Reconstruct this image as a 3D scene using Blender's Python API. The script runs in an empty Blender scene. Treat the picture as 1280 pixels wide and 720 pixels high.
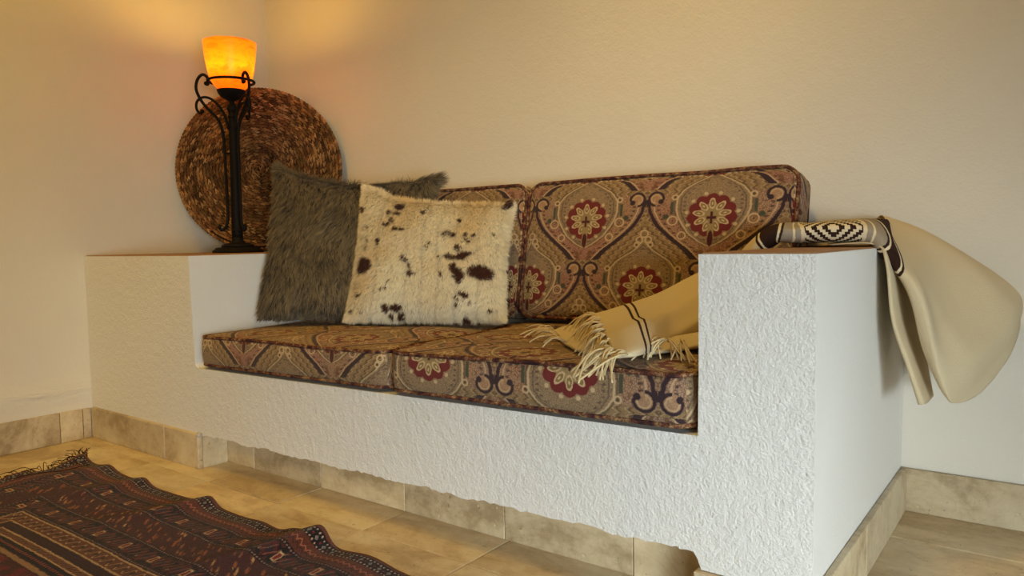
import bpy, bmesh, math, random
import numpy as np
from mathutils import Vector, Matrix
C = bpy.context.scene.collection
PI = math.pi
random.seed(7)
RNG = np.random.default_rng(7)

# ------------------------------------------------------------------ camera
CAM = np.array([2.858954, -2.049612, 0.690357, -0.641323, -0.064007, -0.018037, 931.676027])
def cam_axes():
    yaw, pitch, roll = CAM[3:6]
    f = np.array([math.sin(yaw)*math.cos(pitch), math.cos(yaw)*math.cos(pitch), math.sin(pitch)])
    r0 = np.array([math.cos(yaw), -math.sin(yaw), 0]); u0 = np.cross(r0, f)
    return math.cos(roll)*r0+math.sin(roll)*u0, -math.sin(roll)*r0+math.cos(roll)*u0, f
AR, AU, AF = cam_axes()
cd = bpy.data.cameras.new('camera'); cam = bpy.data.objects.new('camera', cd); C.objects.link(cam)
cd.sensor_width = 36; cd.lens = 36*CAM[6]/1280; cd.clip_start = .02
cam.matrix_world = Matrix(((AR[0], AU[0], -AF[0], CAM[0]), (AR[1], AU[1], -AF[1], CAM[1]), (AR[2], AU[2], -AF[2], CAM[2]), (0, 0, 0, 1)))
bpy.context.scene.camera = cam
def AT(px, py, x=None, y=None, z=None):
    d = AF+(px-640)/CAM[6]*AR-(py-360)/CAM[6]*AU
    if y is not None: t = (y-CAM[1])/d[1]
    elif z is not None: t = (z-CAM[2])/d[2]
    else: t = (x-CAM[0])/d[0]
    return CAM[:3]+d*t

# ------------------------------------------------------------------ world, lights, exposure
vs = bpy.context.scene.view_settings
vs.view_transform = 'Standard'; vs.look = 'None'; vs.gamma = 1; vs.use_curve_mapping = False
vs.exposure = -0.06
w = bpy.data.worlds.new('world'); bpy.context.scene.world = w; w.use_nodes = True
w.node_tree.nodes['Background'].inputs[0].default_value = (.75, .85, 1, 1)
w.node_tree.nodes['Background'].inputs[1].default_value = 0.02
def area(name, loc, target, sx, sy, power, col, spread=180):
    l = bpy.data.lights.new(name, 'AREA'); l.shape = 'RECTANGLE'; l.size = sx; l.size_y = sy; l.energy = power; l.color = col; l.spread = math.radians(spread)
    o = bpy.data.objects.new(name, l); C.objects.link(o); o.location = loc
    o.rotation_euler = (Vector(target)-Vector(loc)).to_track_quat('-Z', 'Y').to_euler()
    return o
# daylight through the glazed door in the right hand wall, warm ceiling lights, and an added warm fill
area('door_daylight', (4.5, -2.55, .5), (2.3, -.8, -.1), 1.0, .8, 15.2, (.86, 1, 1.03), 70)
area('side_door_daylight', (4.5, -3.75, .5), (2.25, -.8, -.05), 1.2, .8, 4.3, (.92, .97, .95), 55)
area('downlight_corner', (.9, -1.5, 2.6), (.4, -1.0, 0), .4, .4, 6.1, (1, .61, .09), 110)
area('downlight_wall', (2.2, -1.0, 2.6), (1.9, -.08, .82), .3, .3, 5.8, (1, .66, .20), 90)
area('warm_fill_room', (1.6, -3.4, 2.3), (.2, -.9, .2), .4, .4, 3.9, (1, .62, .10), 70)  # unseen warm fill, added to brighten the low left side

# ------------------------------------------------------------------ helpers
def lin(r, g, b):
    f = lambda c: (c/255/12.92 if c <= 10 else ((c/255+.055)/1.055)**2.4)
    return (f(r), f(g), f(b), 1)
def tag(o, label=None, cat=None, group=None, kind=None):
    if label: o['label'] = label
    if cat: o['category'] = cat
    if group: o['group'] = group
    if kind: o['kind'] = kind
    return o
def empty(name, loc=(0, 0, 0), rz=0):
    o = bpy.data.objects.new(name, None); C.objects.link(o); o.location = loc; o.rotation_euler = (0, 0, rz)
    o.empty_display_size = .05
    return o
def link(name, me, mat=None, parent=None, smooth=True):
    o = bpy.data.objects.new(name, me); C.objects.link(o)
    if mat and not me.materials: me.materials.append(mat)
    if parent: o.parent = parent
    if smooth: me.polygons.foreach_set('use_smooth', np.ones(len(me.polygons), bool))
    return o
def mesh(name, V, F, mat=None, parent=None, uv=None, smooth=True, col=None):
    """V (n,3); F list of faces or (m,k) array; uv per vertex (n,2); col per vertex (n,3)"""
    me = bpy.data.meshes.new(name)
    V = np.asarray(V, np.float32)
    if isinstance(F, np.ndarray):
        m, k = F.shape
        me.vertices.add(len(V)); me.vertices.foreach_set('co', V.ravel())
        me.loops.add(m*k); me.loops.foreach_set('vertex_index', F.ravel().astype(np.int32))
        me.polygons.add(m); me.polygons.foreach_set('loop_start', np.arange(0, m*k, k, dtype=np.int32))
        me.update(calc_edges=True)
        li = F.ravel()
    else:
        me.from_pydata([tuple(v) for v in V], [], [tuple(f) for f in F]); me.update()
        li = np.empty(len(me.loops), np.int32); me.loops.foreach_get('vertex_index', li)
    if uv is not None:
        l = me.uv_layers.new(name='UVMap'); l.data.foreach_set('uv', np.asarray(uv, np.float32)[li].ravel())
    if col is not None:
        a = me.color_attributes.new('Col', 'FLOAT_COLOR', 'POINT')
        c = np.ones((len(V), 4), np.float32); c[:, :3] = col; a.data.foreach_set('color', c.ravel())
    return link(name, me, mat, parent, smooth)
def grid_faces(nu, nv, closed_v=False, off=0):
    i = np.arange(nu-1)[:, None]; j = np.arange(nv if closed_v else nv-1)[None, :]
    j2 = (j+1) % nv
    return (np.stack([i*nv+j, (i+1)*nv+j, (i+1)*nv+j2, i*nv+j2], -1).reshape(-1, 4)+off)
class MB:
    def __init__(s): s.V = []; s.F = []; s.n = 0
    def add(s, V, F):
        V = np.asarray(V, float); s.V.append(V); s.F += [tuple(int(q)+s.n for q in f) for f in F]; s.n += len(V)
    def box(s, a, b, rot=None):
        x0, y0, z0 = a; x1, y1, z1 = b
        V = [(x0, y0, z0), (x1, y0, z0), (x1, y1, z0), (x0, y1, z0), (x0, y0, z1), (x1, y0, z1), (x1, y1, z1), (x0, y1, z1)]
        s.add(V, [(0, 3, 2, 1), (4, 5, 6, 7), (0, 1, 5, 4), (1, 2, 6, 5), (2, 3, 7, 6), (3, 0, 4, 7)])
    def tube(s, P, r, n=8, cap=True):
        V, F = tube_geo(P, r, n, cap); s.add(V, F)
    def lathe(s, prof, n=32, c=(0, 0, 0), cap=True):
        prof = np.asarray(prof, float); a = np.arange(n)*2*PI/n
        V = np.stack([prof[:, 0, None]*np.cos(a)+c[0], prof[:, 0, None]*np.sin(a)+c[1], np.repeat(prof[:, 1, None]+c[2], n, 1)], -1).reshape(-1, 3)
        F = [tuple(reversed(f)) for f in grid_faces(len(prof), n, True)]
        k = len(prof)
        if cap: F += [tuple(reversed(range(n))), tuple(range((k-1)*n, k*n))]
        s.add(V, F)
    def build(s, name, mat, parent=None, smooth=True, bevel=0, seg=2):
        bm = bmesh.new()
        me = bpy.data.meshes.new(name)
        me.from_pydata([tuple(v) for v in np.concatenate(s.V)], [], s.F); me.update()
        bm.from_mesh(me); bmesh.ops.recalc_face_normals(bm, faces=bm.faces[:])
        if bevel:
            es = [e for e in bm.edges if len(e.link_faces) == 2 and e.calc_face_angle(0) > .5]
            bmesh.ops.bevel(bm, geom=es, offset=bevel, segments=seg, affect='EDGES', profile=.5)
        bm.to_mesh(me); bm.free()
        o = link(name, me, mat, parent, smooth and not bevel)
        return o
def catmull(P, n, closed=False):
    P = np.asarray(P, float); m = len(P); out = []
    rng = range(m if closed else m-1)
    for i in rng:
        if closed: a, b, c, d = P[(i-1) % m], P[i], P[(i+1) % m], P[(i+2) % m]
        else:
            b, c = P[i], P[i+1]; a = P[i-1] if i else 2*b-c; d = P[i+2] if i+2 < m else 2*c-b
        t = np.linspace(0, 1, n, endpoint=False).reshape((-1,)+(1,)*(P.ndim-1))
        out.append(.5*((2*b)+(-a+c)*t+(2*a-5*b+4*c-d)*t**2+(-a+3*b-3*c+d)*t**3))
    if not closed: out.append(P[-1:])
    return np.concatenate(out)
def tube_geo(P, r, n=8, cap=True, closed=False):
    P = np.asarray(P, float); m = len(P); r = np.broadcast_to(r, (m,))
    if closed: T = np.roll(P, -1, 0)-np.roll(P, 1, 0)
    else: T = np.gradient(P, axis=0)
    T /= np.linalg.norm(T, axis=1)[:, None]+1e-12
    up = np.array([0, 0, 1.]) if abs(T[0, 2]) < .9 else np.array([1., 0, 0])
    N = np.cross(T[0], up); N /= np.linalg.norm(N); Ns = []
    for i in range(m):
        N = N-T[i]*(N@T[i]); N /= np.linalg.norm(N)+1e-12; Ns.append(N)
    Ns = np.array(Ns); B = np.cross(T, Ns); a = np.arange(n)*2*PI/n
    V = (P[:, None]+r[:, None, None]*(np.cos(a)[None, :, None]*Ns[:, None]+np.sin(a)[None, :, None]*B[:, None])).reshape(-1, 3)
    F = [tuple(f) for f in grid_faces(m, n, True)]
    if closed: F += [((m-1)*n+j, j, (j+1) % n, (m-1)*n+(j+1) % n) for j in range(n)]
    elif cap: F += [tuple(range(n)), tuple(reversed(range((m-1)*n, m*n)))]
    return V, F
def snoise(p, seed, freq, oct=3):
    """cheap smooth pseudo noise from sines; p (n,k)"""
    g = np.random.default_rng(seed); out = np.zeros(len(p)); k = p.shape[1]
    for o in range(oct*3):
        d = g.normal(size=k); d /= np.linalg.norm(d); fr = freq*(1+.9*o/3)
        out += np.sin(p@d*fr+g.uniform(0, 6.28))/(1+.5*o)
    return out/2.2

# ------------------------------------------------------------------ node expression compiler
class E:
    T = None
    def __init__(s, sock): s.s = sock
    @staticmethod
    def m(op, *a, clamp=False):
        n = E.T.nodes.new('ShaderNodeMath'); n.operation = op; n.use_clamp = clamp
        for i, x in enumerate(a):
            if isinstance(x, E): E.T.links.new(x.s, n.inputs[i])
            else: n.inputs[i].default_value = float(x)
        return E(n.outputs[0])
    def __add__(s, o): return E.m('ADD', s, o)
    __radd__ = __add__
    def __sub__(s, o): return E.m('SUBTRACT', s, o)
    def __rsub__(s, o): return E.m('SUBTRACT', o, s)
    def __mul__(s, o): return E.m('MULTIPLY', s, o)
    __rmul__ = __mul__
    def __truediv__(s, o): return E.m('DIVIDE', s, o)
    def __rtruediv__(s, o): return E.m('DIVIDE', o, s)
    def __lt__(s, o): return E.m('LESS_THAN', s, o)
    def __gt__(s, o): return E.m('GREATER_THAN', s, o)
def eabs(a): return E.m('ABSOLUTE', a)
def emin(a, b): return E.m('MINIMUM', a, b)
def emax(a, b): return E.m('MAXIMUM', a, b)
def esqrt(a): return E.m('SQRT', a)
def esin(a): return E.m('SINE', a)
def ecos(a): return E.m('COSINE', a)
def efloor(a): return E.m('FLOOR', a)
def ewrap(a, hi, lo): return E.m('WRAP', a, hi, lo)
def eatan2(a, b): return E.m('ARCTAN2', a, b)
def ecurve(x, pts, x0, x1, ymax):
    n = E.T.nodes.new('ShaderNodeFloatCurve'); c = n.mapping.curves[0]
    t = E.m('DIVIDE', x-x0, x1-x0)
    q = [((a-x0)/(x1-x0), b/ymax) for a, b in pts]
    c.points[0].location = q[0]; c.points[1].location = q[-1]
    for a in q[1:-1]: c.points.new(*a)
    for pnt in c.points: pnt.handle_type = 'VECTOR'
    n.mapping.update()
    E.T.links.new(t.s, n.inputs['Value'])
    return E(n.outputs[0])*ymax
def smask(d, w):            # 1 where d < 0, soft over w
    return E.m('MULTIPLY_ADD', d, -1.0/w, .5, clamp=True)
def line(d, half, w=.7): return smask(eabs(d)-half, w)
def ring(x, y, cx, cy, r): return esqrt((x-cx)*(x-cx)+(y-cy)*(y-cy))-r
def esel(m, a, b): return b+(a-b)*m
class Mat:
    def __init__(s, name, rough=.7, spec=.3):
        s.m = bpy.data.materials.new(name); s.m.use_nodes = True; s.t = s.m.node_tree; E.T = s.t
        s.b = s.t.nodes['Principled BSDF']; s.b.inputs['Roughness'].default_value = rough
        s.b.inputs['Specular IOR Level'].default_value = spec
    def n(s, t): return s.t.nodes.new(t)
    def coord(s, out='Object'):
        n = s.n('ShaderNodeTexCoord'); return n.outputs[out]
    def uvxy(s, out='UV'):
        sp = s.n('ShaderNodeSeparateXYZ'); s.t.links.new(s.coord(out), sp.inputs[0]); return E(sp.outputs[0]), E(sp.outputs[1]), E(sp.outputs[2])
    def noise(s, scale, detail=4, vec=None, rough=.55, dist=0, out=0):
        n = s.n('ShaderNodeTexNoise'); n.inputs['Scale'].default_value = scale; n.inputs['Detail'].default_value = detail
        n.inputs['Roughness'].default_value = rough; n.inputs['Distortion'].default_value = dist
        s.t.links.new(vec or s.coord(), n.inputs['Vector']); return E(n.outputs[out])
    def vor(s, scale, vec=None, feat='F1', rnd=1):
        n = s.n('ShaderNodeTexVoronoi'); n.feature = feat; n.inputs['Scale'].default_value = scale; n.inputs['Randomness'].default_value = rnd
        s.t.links.new(vec or s.coord(), n.inputs['Vector']); return E(n.outputs['Distance'])
    def scale(s, vec, v):
        n = s.n('ShaderNodeVectorMath'); n.operation = 'MULTIPLY'; s.t.links.new(vec, n.inputs[0]); n.inputs[1].default_value = v; return n.outputs[0]
    def comb(s, x, y, z=0):
        n = s.n('ShaderNodeCombineXYZ')
        for i, a in enumerate((x, y, z)):
            if isinstance(a, E): s.t.links.new(a.s, n.inputs[i])
            else: n.inputs[i].default_value = a
        return n.outputs[0]
    def mix(s, f, a, b, mode='MIX'):
        n = s.n('ShaderNodeMix'); n.data_type = 'RGBA'; n.blend_type = mode
        for i, v in ((0, f), (6, a), (7, b)):
            if isinstance(v, E): s.t.links.new(v.s, n.inputs[i])
            elif hasattr(v, 'is_output'): s.t.links.new(v, n.inputs[i])
            elif i == 0: n.inputs[0].default_value = v
            else: n.inputs[i].default_value = v
        return n.outputs[2]
    def ramp(s, f, pts):
        n = s.n('ShaderNodeValToRGB'); e = n.color_ramp.elements
        e[0].position, e[0].color = pts[0]; e[1].position, e[1].color = pts[-1]
        for p, c in pts[1:-1]: k = e.new(p); k.color = c
        s.t.links.new(f.s, n.inputs[0]); return n.outputs[0]
    def attr(s, name='Col'):
        n = s.n('ShaderNodeAttribute'); n.attribute_name = name; return n.outputs['Color']
    def rand(s):
        n = s.n('ShaderNodeObjectInfo'); return E(n.outputs['Random'])
    def col(s, c):
        if hasattr(c, 'is_output'): s.t.links.new(c, s.b.inputs['Base Color'])
        else: s.b.inputs['Base Color'].default_value = c
        return s
    def rough(s, e): s.t.links.new(e.s, s.b.inputs['Roughness'])
    def bump(s, h, dist, strength=1):
        n = s.n('ShaderNodeBump'); n.inputs['Distance'].default_value = dist; n.inputs['Strength'].default_value = strength
        s.t.links.new(h.s, n.inputs['Height']); s.t.links.new(n.outputs[0], s.b.inputs['Normal'])

# ------------------------------------------------------------------ materials
def plaster(name, col, amp, scale, crack=False):
    m = Mat(name, .85, .2)
    n1 = m.noise(scale, 3, rough=.6); n2 = m.noise(scale*.23, 2); n3 = m.noise(2.2, 3)
    c = m.mix(n3, lin(*[v-7 for v in col]), lin(*[min(255, v+5) for v in col]))
    if crack:       # hairline crack on the front of the right arm
        x, y, z = m.uvxy('Object'); wob = (m.noise(60, 2)-.5)*.006
        a, b = (2.425, .585), (2.512, .64)
        L = math.hypot(b[0]-a[0], b[1]-a[1]); dx, dz = (b[0]-a[0])/L, (b[1]-a[1])/L
        t = (x-a[0])*dx+(z-a[1])*dz; d = (x-a[0])*dz-(z-a[1])*dx+wob
        k = line(d, .0006, .0008)*(t > 0)*(t < L)*(y < -.8)*.55*m.noise(90, 1)
        c = m.mix(k, c, lin(90, 80, 70))
    hgt = n1+n2*1.2
    if crack:       # the end faces were trowelled smoother than the fronts
        nx, ny, nz = m.uvxy('Normal'); hgt = hgt*(eabs(ny)*.8+.2)
    if name == 'wall_plaster':
        x, y, z = m.uvxy('Object'); hgt = hgt+smask(eabs(z-.18)-.02, .06)*smask(x-.05, .05)*m.noise(4, 3, m.scale(m.coord(), (1, 1, 5)), .6, 1.5)*9
    m.col(c); m.bump(hgt, amp)
    return m.m
M = {}
M['wall'] = plaster('wall_plaster', (228, 221, 208), .0012, 150)
M['bench'] = plaster('bench_stucco', (230, 227, 222), .0027, 205, True)
mm = Mat('low_bounce_ceiling', .7); g = mm.noise(3, 4, mm.scale(mm.coord(), (1, 14, 1))); mm.col(mm.mix(g, lin(92, 64, 42), lin(140, 102, 68))); M['ceiling'] = mm.m  # unseen ceiling, made dark brown to limit bounced daylight
def travertine(name, a, b, c, gloss=.42):
    m = Mat(name, gloss, .4)
    r = m.rand()
    oc = m.coord()
    v = m.n('ShaderNodeVectorMath'); v.operation = 'ADD'; m.t.links.new(oc, v.inputs[0]); m.t.links.new(m.comb(r*17, r*31, r*7), v.inputs[1])
    vec = v.outputs[0]
    warp = m.noise(5, 3, vec); band = m.noise(3.2, 6, m.scale(vec, (1, 2.4, 1.6)), .62, .8)
    fine = m.noise(42, 5, vec, .7)
    cc = m.ramp(band*.75+fine*.25, [(.39, lin(*a)), (.5, lin(*b)), (.61, lin(*c))])
    cl = m.vor(28, m.scale(vec, (1, 1.6, 1.2)))
    veins = smask(eabs(m.noise(7, 5, vec, .6, 1.2)-.5)-.012, .03)*.13
    cc = m.mix(veins, cc, lin(120, 98, 66))
    pits = smask(cl-.1, .06)*smask(.52-m.noise(9, 2, vec), .08)
    cc = m.mix(pits*.75, cc, lin(222, 204, 166))
    dark = smask(m.noise(75, 2, vec)-.28, .03)
    cc = m.mix(dark*.5, cc, lin(96, 78, 55))
    cc = m.mix(1.0, cc, m.ramp(r, [(0, (.86, .86, .86, 1)), (1, (1.08, 1.06, 1.0, 1))]), 'MULTIPLY')
    m.col(cc); m.rough(fine*.3+gloss-.12); m.bump(fine-pits*.8, .0012)
    return m.m
M['tile'] = travertine('travertine_floor', (186, 161, 124), (212, 190, 154), (226, 210, 178))
M['skirt'] = travertine('travertine_skirting', (172, 150, 116), (208, 188, 154), (222, 206, 174), .5)
mm = Mat('grout', .9); g = mm.noise(60); mm.col(mm.mix(g, lin(196, 180, 150), lin(222, 206, 176))); M['grout'] = mm.m
mm = Mat('mortar', .9); g = mm.noise(80); mm.col(mm.mix(g, lin(150, 145, 138), lin(205, 200, 192))); mm.bump(g, .003); M['mortar'] = mm.m
mm = Mat('arm_cap_stone', .55); g = mm.noise(14, 5); mm.col(mm.mix(g, lin(128, 92, 66), lin(172, 132, 96))); mm.bump(mm.noise(90), .001); M['cap'] = mm.m

def fabric():
    m = Mat('damask_fabric', .85, .15)
    u, v, _ = m.uvxy('UV')
    uvn = m.coord('UV')
    jit = (m.noise(160, 2, uvn)-.5)*1.6
    jit2 = (m.noise(150, 2, m.scale(uvn, (1.07, .93, 1)))-.5)*1.6
    x = u/.00268+jit; y = v/.0023+jit2
    X = eabs(ewrap(x, 71, -71)); Yw = ewrap(y, 121, -49)
    low = [(-49, 0), (-48.8, 18), (-36, 29), (-27, 40), (-18, 50), (-8, 60), (0, 65), (10, 70), (20, 71), (36, 71)]
    pts = low+[(a+85, 71-b) for a, b in low if a > -49]
    inA = X < ecurve(Yw, pts, -49, 121, 71)
    Xa = esel(inA, X, 71-X)
    Ya = esel(inA, Yw, esel(Yw > 36, Yw-85, Yw+85))
    h = ecurve(Ya, pts, -49, 121, 71)
    TAUPE = lin(172, 140, 116); OCH = lin(182, 140, 104); PINK = lin(178, 126, 106); OLV = lin(164, 136, 104)
    NAVY = lin(58, 42, 50); RED = lin(124, 44, 44); GOLD = lin(208, 178, 138); GRN = lin(74, 78, 62); DKR = lin(78, 30, 36)
    zone = m.noise(9, 2, uvn)
    big = m.noise(5, 1, uvn)
    c = m.mix(smask(.5-zone, .25), OCH, TAUPE)
    c = m.mix(smask(.52-big, .1)*smask(Ya-18, 10)*.8, c, PINK)
    # fine filling: vermicular outline work
    vd = m.vor(190, m.scale(uvn, (1, 1, 0)), 'DISTANCE_TO_EDGE')
    verm = smask(vd-.09, .08)
    c = m.mix(verm*.65, c, lin(88, 56, 46))
    vd2 = m.vor(95, m.scale(uvn, (1, 1.2, 0)))
    c = m.mix(smask(vd2-.22, .1)*.5, c, lin(118, 50, 44))
    # upper field: contour lines hugging the medallion
    mc = [(-49, 0), (-34, 0), (-28, 11), (-18, 23), (-7, 30), (2, 35), (11, 37.5), (25, 37), (35, 30), (44, 17), (48, 11), (52, 7), (58, 2), (62, 0), (121, 0)]
    mw = ecurve(Ya, mc, -49, 121, 71)
    dm = (mw-Xa)*.72
    up = smask(30-Ya, 6)
    hb = (h-Xa)*.7
    sc = hb+esin(Ya*1.1)*1.1
    upc = m.mix(line(ewrap(sc, 3.6, -3.6), .7, 1.1), lin(156, 126, 86), lin(96, 76, 58))
    upc = m.mix(line(ewrap(sc-2.2, 3.6, -3.6), .4, .9)*.7, upc, GOLD)
    upc = m.mix(verm*.2, upc, NAVY)
    c = m.mix(up*.9, c, upc)
    # row of dark dots inside the bowl
    dots = smask(esqrt((hb-9)*(hb-9)+ewrap(Ya, 2.8, -2.8)*ewrap(Ya, 2.8, -2.8))-1.3, .9)*(Ya < 26)
    c = m.mix(dots*.75, c, NAVY)
    # medallion
    med = smask(dm*-1, .8)
    mcol = m.mix(verm*.6, OLV, lin(96, 80, 62))
    mcol = m.mix(line(dm-3.2, .5, .9)*.6, mcol, NAVY)
    mdots = smask(esqrt((dm-6)*(dm-6)+ewrap(Ya, 2.5, -2.5)*ewrap(Ya, 2.5, -2.5))-1.1, .9)
    mcol = m.mix(mdots*.6, mcol, NAVY)
    c = m.mix(med, c, mcol)
    c = m.mix(line(dm+1.8, .7, 1)*.7*(Ya > -33)*(Ya < 60), c, GRN)
    c = m.mix(line(dm, .65, .9)*(Ya > -33)*(Ya < 60), c, GOLD)
    for cx, cy, r in ((40, 26, 3.2), (41, -2, 5.5), (30, -20, 4.6), (8, 55, 3)):
        d = ring(Xa, Ya, cx, cy, r)
        c = m.mix(line(d+.4, .75, .9), c, GOLD); c = m.mix(line(d+2.4, .4, .8)*.7, c, lin(120, 92, 58)); c = m.mix(smask(ring(Xa, Ya, cx, cy, .9), .8)*.8, c, NAVY)
    bar = emax(eabs(Xa-42.5)-1.6, eabs(Ya-13)-7.5); c = m.mix(smask(bar, 1), c, GRN)
    c = m.mix(smask(ring(Xa, Ya, 48.5, 3, 3.2), 1), c, GRN)
    # flower
    fx, fy = Xa, Ya-3
    rr = esqrt(fx*fx+fy*fy); th = eatan2(fx, fy)      # 0 = up
    lobe = eabs(ecos(th*5.5))*3.2+22.5
    red = smask(rr-lobe, .9)
    c = m.mix(smask(esqrt((rr-26.5)*(rr-26.5)+(ewrap(th+PI/11, PI/11, -PI/11)*26)*(ewrap(th+PI/11, PI/11, -PI/11)*26))-2.0, 1)*(Ya > -22), c, GOLD)
    c = m.mix(red, c, m.mix(m.noise(240, 2, uvn), RED, lin(104, 36, 38)))
    lob2 = eabs(ecos(th*4.5))*4+13
    c = m.mix(smask(rr-lob2, .9), c, lin(160, 138, 96))
    ta = ewrap(th, PI/9, -PI/9)
    ex = (rr*ecos(ta)-13.6)/5.8; ey = rr*esin(ta)/2.9
    pe = esqrt(ex*ex+ey*ey)
    c = m.mix(smask(pe-1.12, .12), c, GOLD); c = m.mix(smask(pe-.78, .1), c, lin(140, 116, 74)); c = m.mix(smask(pe-.3, .12), c, GOLD)
    c = m.mix(smask(rr-7, .8), c, lin(156, 132, 90))
    notch = emax(Xa-3.2, Ya+2); c = m.mix(smask(notch, 1)*smask(rr-27, 1), c, lin(160, 136, 92))
    cross = emin(emax(Xa-1.3, eabs(Ya)-7), emax(eabs(Ya)-1.6, Xa-5)); c = m.mix(smask(cross, .8), c, DKR)
    td = esqrt((Xa/2.8)*(Xa/2.8)+((Ya+24)/9)*((Ya+24)/9)); c = m.mix(smask(td-1, .2), c, DKR)
    # fleur at the crown and plumes at the foot
    fl = emin(ring(Xa, Ya, 0, 68, 4.2), ring(Xa, Ya, 5, 61, 3.4)); c = m.mix(line(fl, .8, .9), c, GOLD)
    pl = esin(eatan2(Xa, Ya+62)*13); c = m.mix(smask(pl+.3, .6)*smask(Ya+37, 3)*.7, c, lin(110, 72, 46))
    # navy stems and volutes with light outline
    ds = (h-3.2-Xa)*.78
    lowm = smask(Ya-24, 2)
    wst = emax((Ya-24)*-.034, 0)+1.0
    c = m.mix(line(ds-4.2, .6, .9)*lowm*.85, c, GOLD)
    c = m.mix(smask(eabs(ds)-wst, .9)*lowm, c, NAVY)
    vr = ring(Xa, Ya, 60.5, 25, 8); vm = 1-(Ya < 23)*(Xa < 61)
    c = m.mix(smask(ring(Xa, Ya, 60.5, 25, 8), 1)*.6, c, OCH)
    c = m.mix(line(vr, 1.4, .9)*vm, c, NAVY); c = m.mix(line(vr+2.8, .5, .9)*vm*.8, c, GOLD)
    c = m.mix(smask(ring(Xa, Ya, 55, 21.5, 3), 1), c, NAVY)
    c = m.mix(smask(emax(67.5-Xa, eabs(Ya-20)-4.5), 1), c, NAVY)
    weave = m.noise(900, 2, m.scale(uvn, (1, 1, 0)))
    c = m.mix(1.0, c, m.ramp(weave, [(.25, (.60, .60, .60, 1)), (.75, (1.06, 1.06, 1.06, 1))]), 'MULTIPLY')
    m.col(c); m.bump(weave+verm*-.4, .0006)
    m.b.inputs['Sheen Weight'].default_value = .2; m.b.inputs['Sheen Tint'].default_value = (.95, .78, .55, 1)
    return m.m
M['fabric'] = fabric()
mm = Mat('piping_cord', .85, .15); u, v, _ = mm.uvxy('UV'); g = mm.noise(55, 2); g2 = mm.noise(260, 2)
mm.col(mm.mix(smask(.5-g2, .1)*.7, mm.ramp(g, [(.35, lin(60, 38, 40)), (.5, lin(120, 72, 52)), (.65, lin(168, 132, 92))]), lin(48, 30, 34))); mm.bump(g2, .001); M['piping'] = mm.m
mm = Mat('fur', .75, .2); mm.col(mm.attr()); mm.b.inputs['Sheen Weight'].default_value = .1; M['fur'] = mm.m
mm = Mat('black_iron', .6, .12); g = mm.noise(70, 3); mm.col(mm.mix(g, lin(14, 11, 10), lin(28, 22, 19))); mm.bump(g, .001); M['iron'] = mm.m
mm = Mat('jute', .8, .2); mm.col(mm.attr()); mm.bump(mm.noise(350, 2), .0012); M['jute'] = mm.m
mm = Mat('jute_backing', .9); mm.col(lin(40, 25, 14)); M['jute_back'] = mm.m

def shade_mat():
    m = Mat('alabaster_glass', .35, .4)
    oc = m.coord(); n = m.noise(9, 4, m.scale(oc, (1, 1, 2.2)), .6, 1.5)
    x, y, z = m.uvxy('Object')
    c = m.ramp(n, [(.3, lin(232, 138, 24)), (.5, lin(238, 162, 36)), (.7, lin(222, 112, 16))])
    tr = m.n('ShaderNodeBsdfTranslucent'); m.t.links.new(c, tr.inputs[0])
    m.col(c)
    mx = m.n('ShaderNodeMixShader'); mx.inputs[0].default_value = .42
    m.t.links.new(m.b.outputs[0], mx.inputs[1]); m.t.links.new(tr.outputs[0], mx.inputs[2])
    em = m.n('ShaderNodeEmission')
    hot = smask(eabs(z-.085)-.03, .09)
    ec = m.mix(hot, lin(255, 112, 8), lin(255, 214, 20))
    ec = m.mix(smask(n-.46, .12)*.55, ec, lin(246, 104, 12))
    m.t.links.new(ec, em.inputs[0]); m.t.links.new((hot*.35+.45).s, em.inputs[1])
    ad = m.n('ShaderNodeAddShader'); m.t.links.new(mx.outputs[0], ad.inputs[0]); m.t.links.new(em.outputs[0], ad.inputs[1])
    m.t.links.new(ad.outputs[0], m.t.nodes['Material Output'].inputs[0])
    return m.m
M['shade'] = shade_mat()

def blanket_mat():
    m = Mat('woven_wool', .9, .1)
    u, v, _ = m.uvxy('UV'); uvn = m.coord('UV')
    wv = m.noise(700, 2, m.scale(uvn, (1, .5, 0)))
    OAT = lin(214, 198, 166); BR = lin(56, 38, 34); CRM = lin(224, 210, 180); GRY = lin(158, 146, 130)
    du = u+(m.noise(170, 1, uvn)-.5)*.003
    a = eabs(du)                                    # distance from the centre of the patterned band
    c = m.mix(wv, lin(200, 182, 148), OAT)
    B = m.mix(wv, lin(38, 24, 20), lin(64, 43, 36)); G = m.mix(wv, lin(136, 124, 110), lin(172, 160, 142))
    def band(c, lo, hi, colr): return m.mix(smask(emax(lo-a, a-hi), .0012), c, colr)
    c = band(c, .105, .176, B); c = band(c, .163, .169, CRM); c = band(c, .112, .118, CRM)
    c = band(c, -1, .106, G); c = band(c, .078, .083, CRM); c = band(c, -1, .074, GRY); c = band(c, -1, .066, CRM)
    # stepped concentric diamonds
    qs = .0055
    qu = (efloor(a/qs)+.5)*qs; vv = ewrap(v+.012, .055, -.055); qv = (efloor(eabs(vv)/qs)+.5)*qs
    dd = ewrap(qu+qv+.004, .011, -.011)
    dia = smask(eabs(dd)-.0055, .0004)*smask(a-.058, .001)
    c = m.mix(dia, c, B)
    # paired dark lines near both fringed ends
    for p in (-.655, -.632): c = m.mix(line(du-p, .0042, .0015), c, B)
    m.col(c); m.bump(wv, .0012)
    return m.m
M['blanket'] = blanket_mat()
mm = Mat('wool_cord', .9, .1); g = mm.noise(120, 2); mm.col(mm.mix(g, lin(196, 172, 126), lin(228, 210, 170))); mm.bump(mm.noise(400, 1), .001); M['cord'] = mm.m

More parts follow.
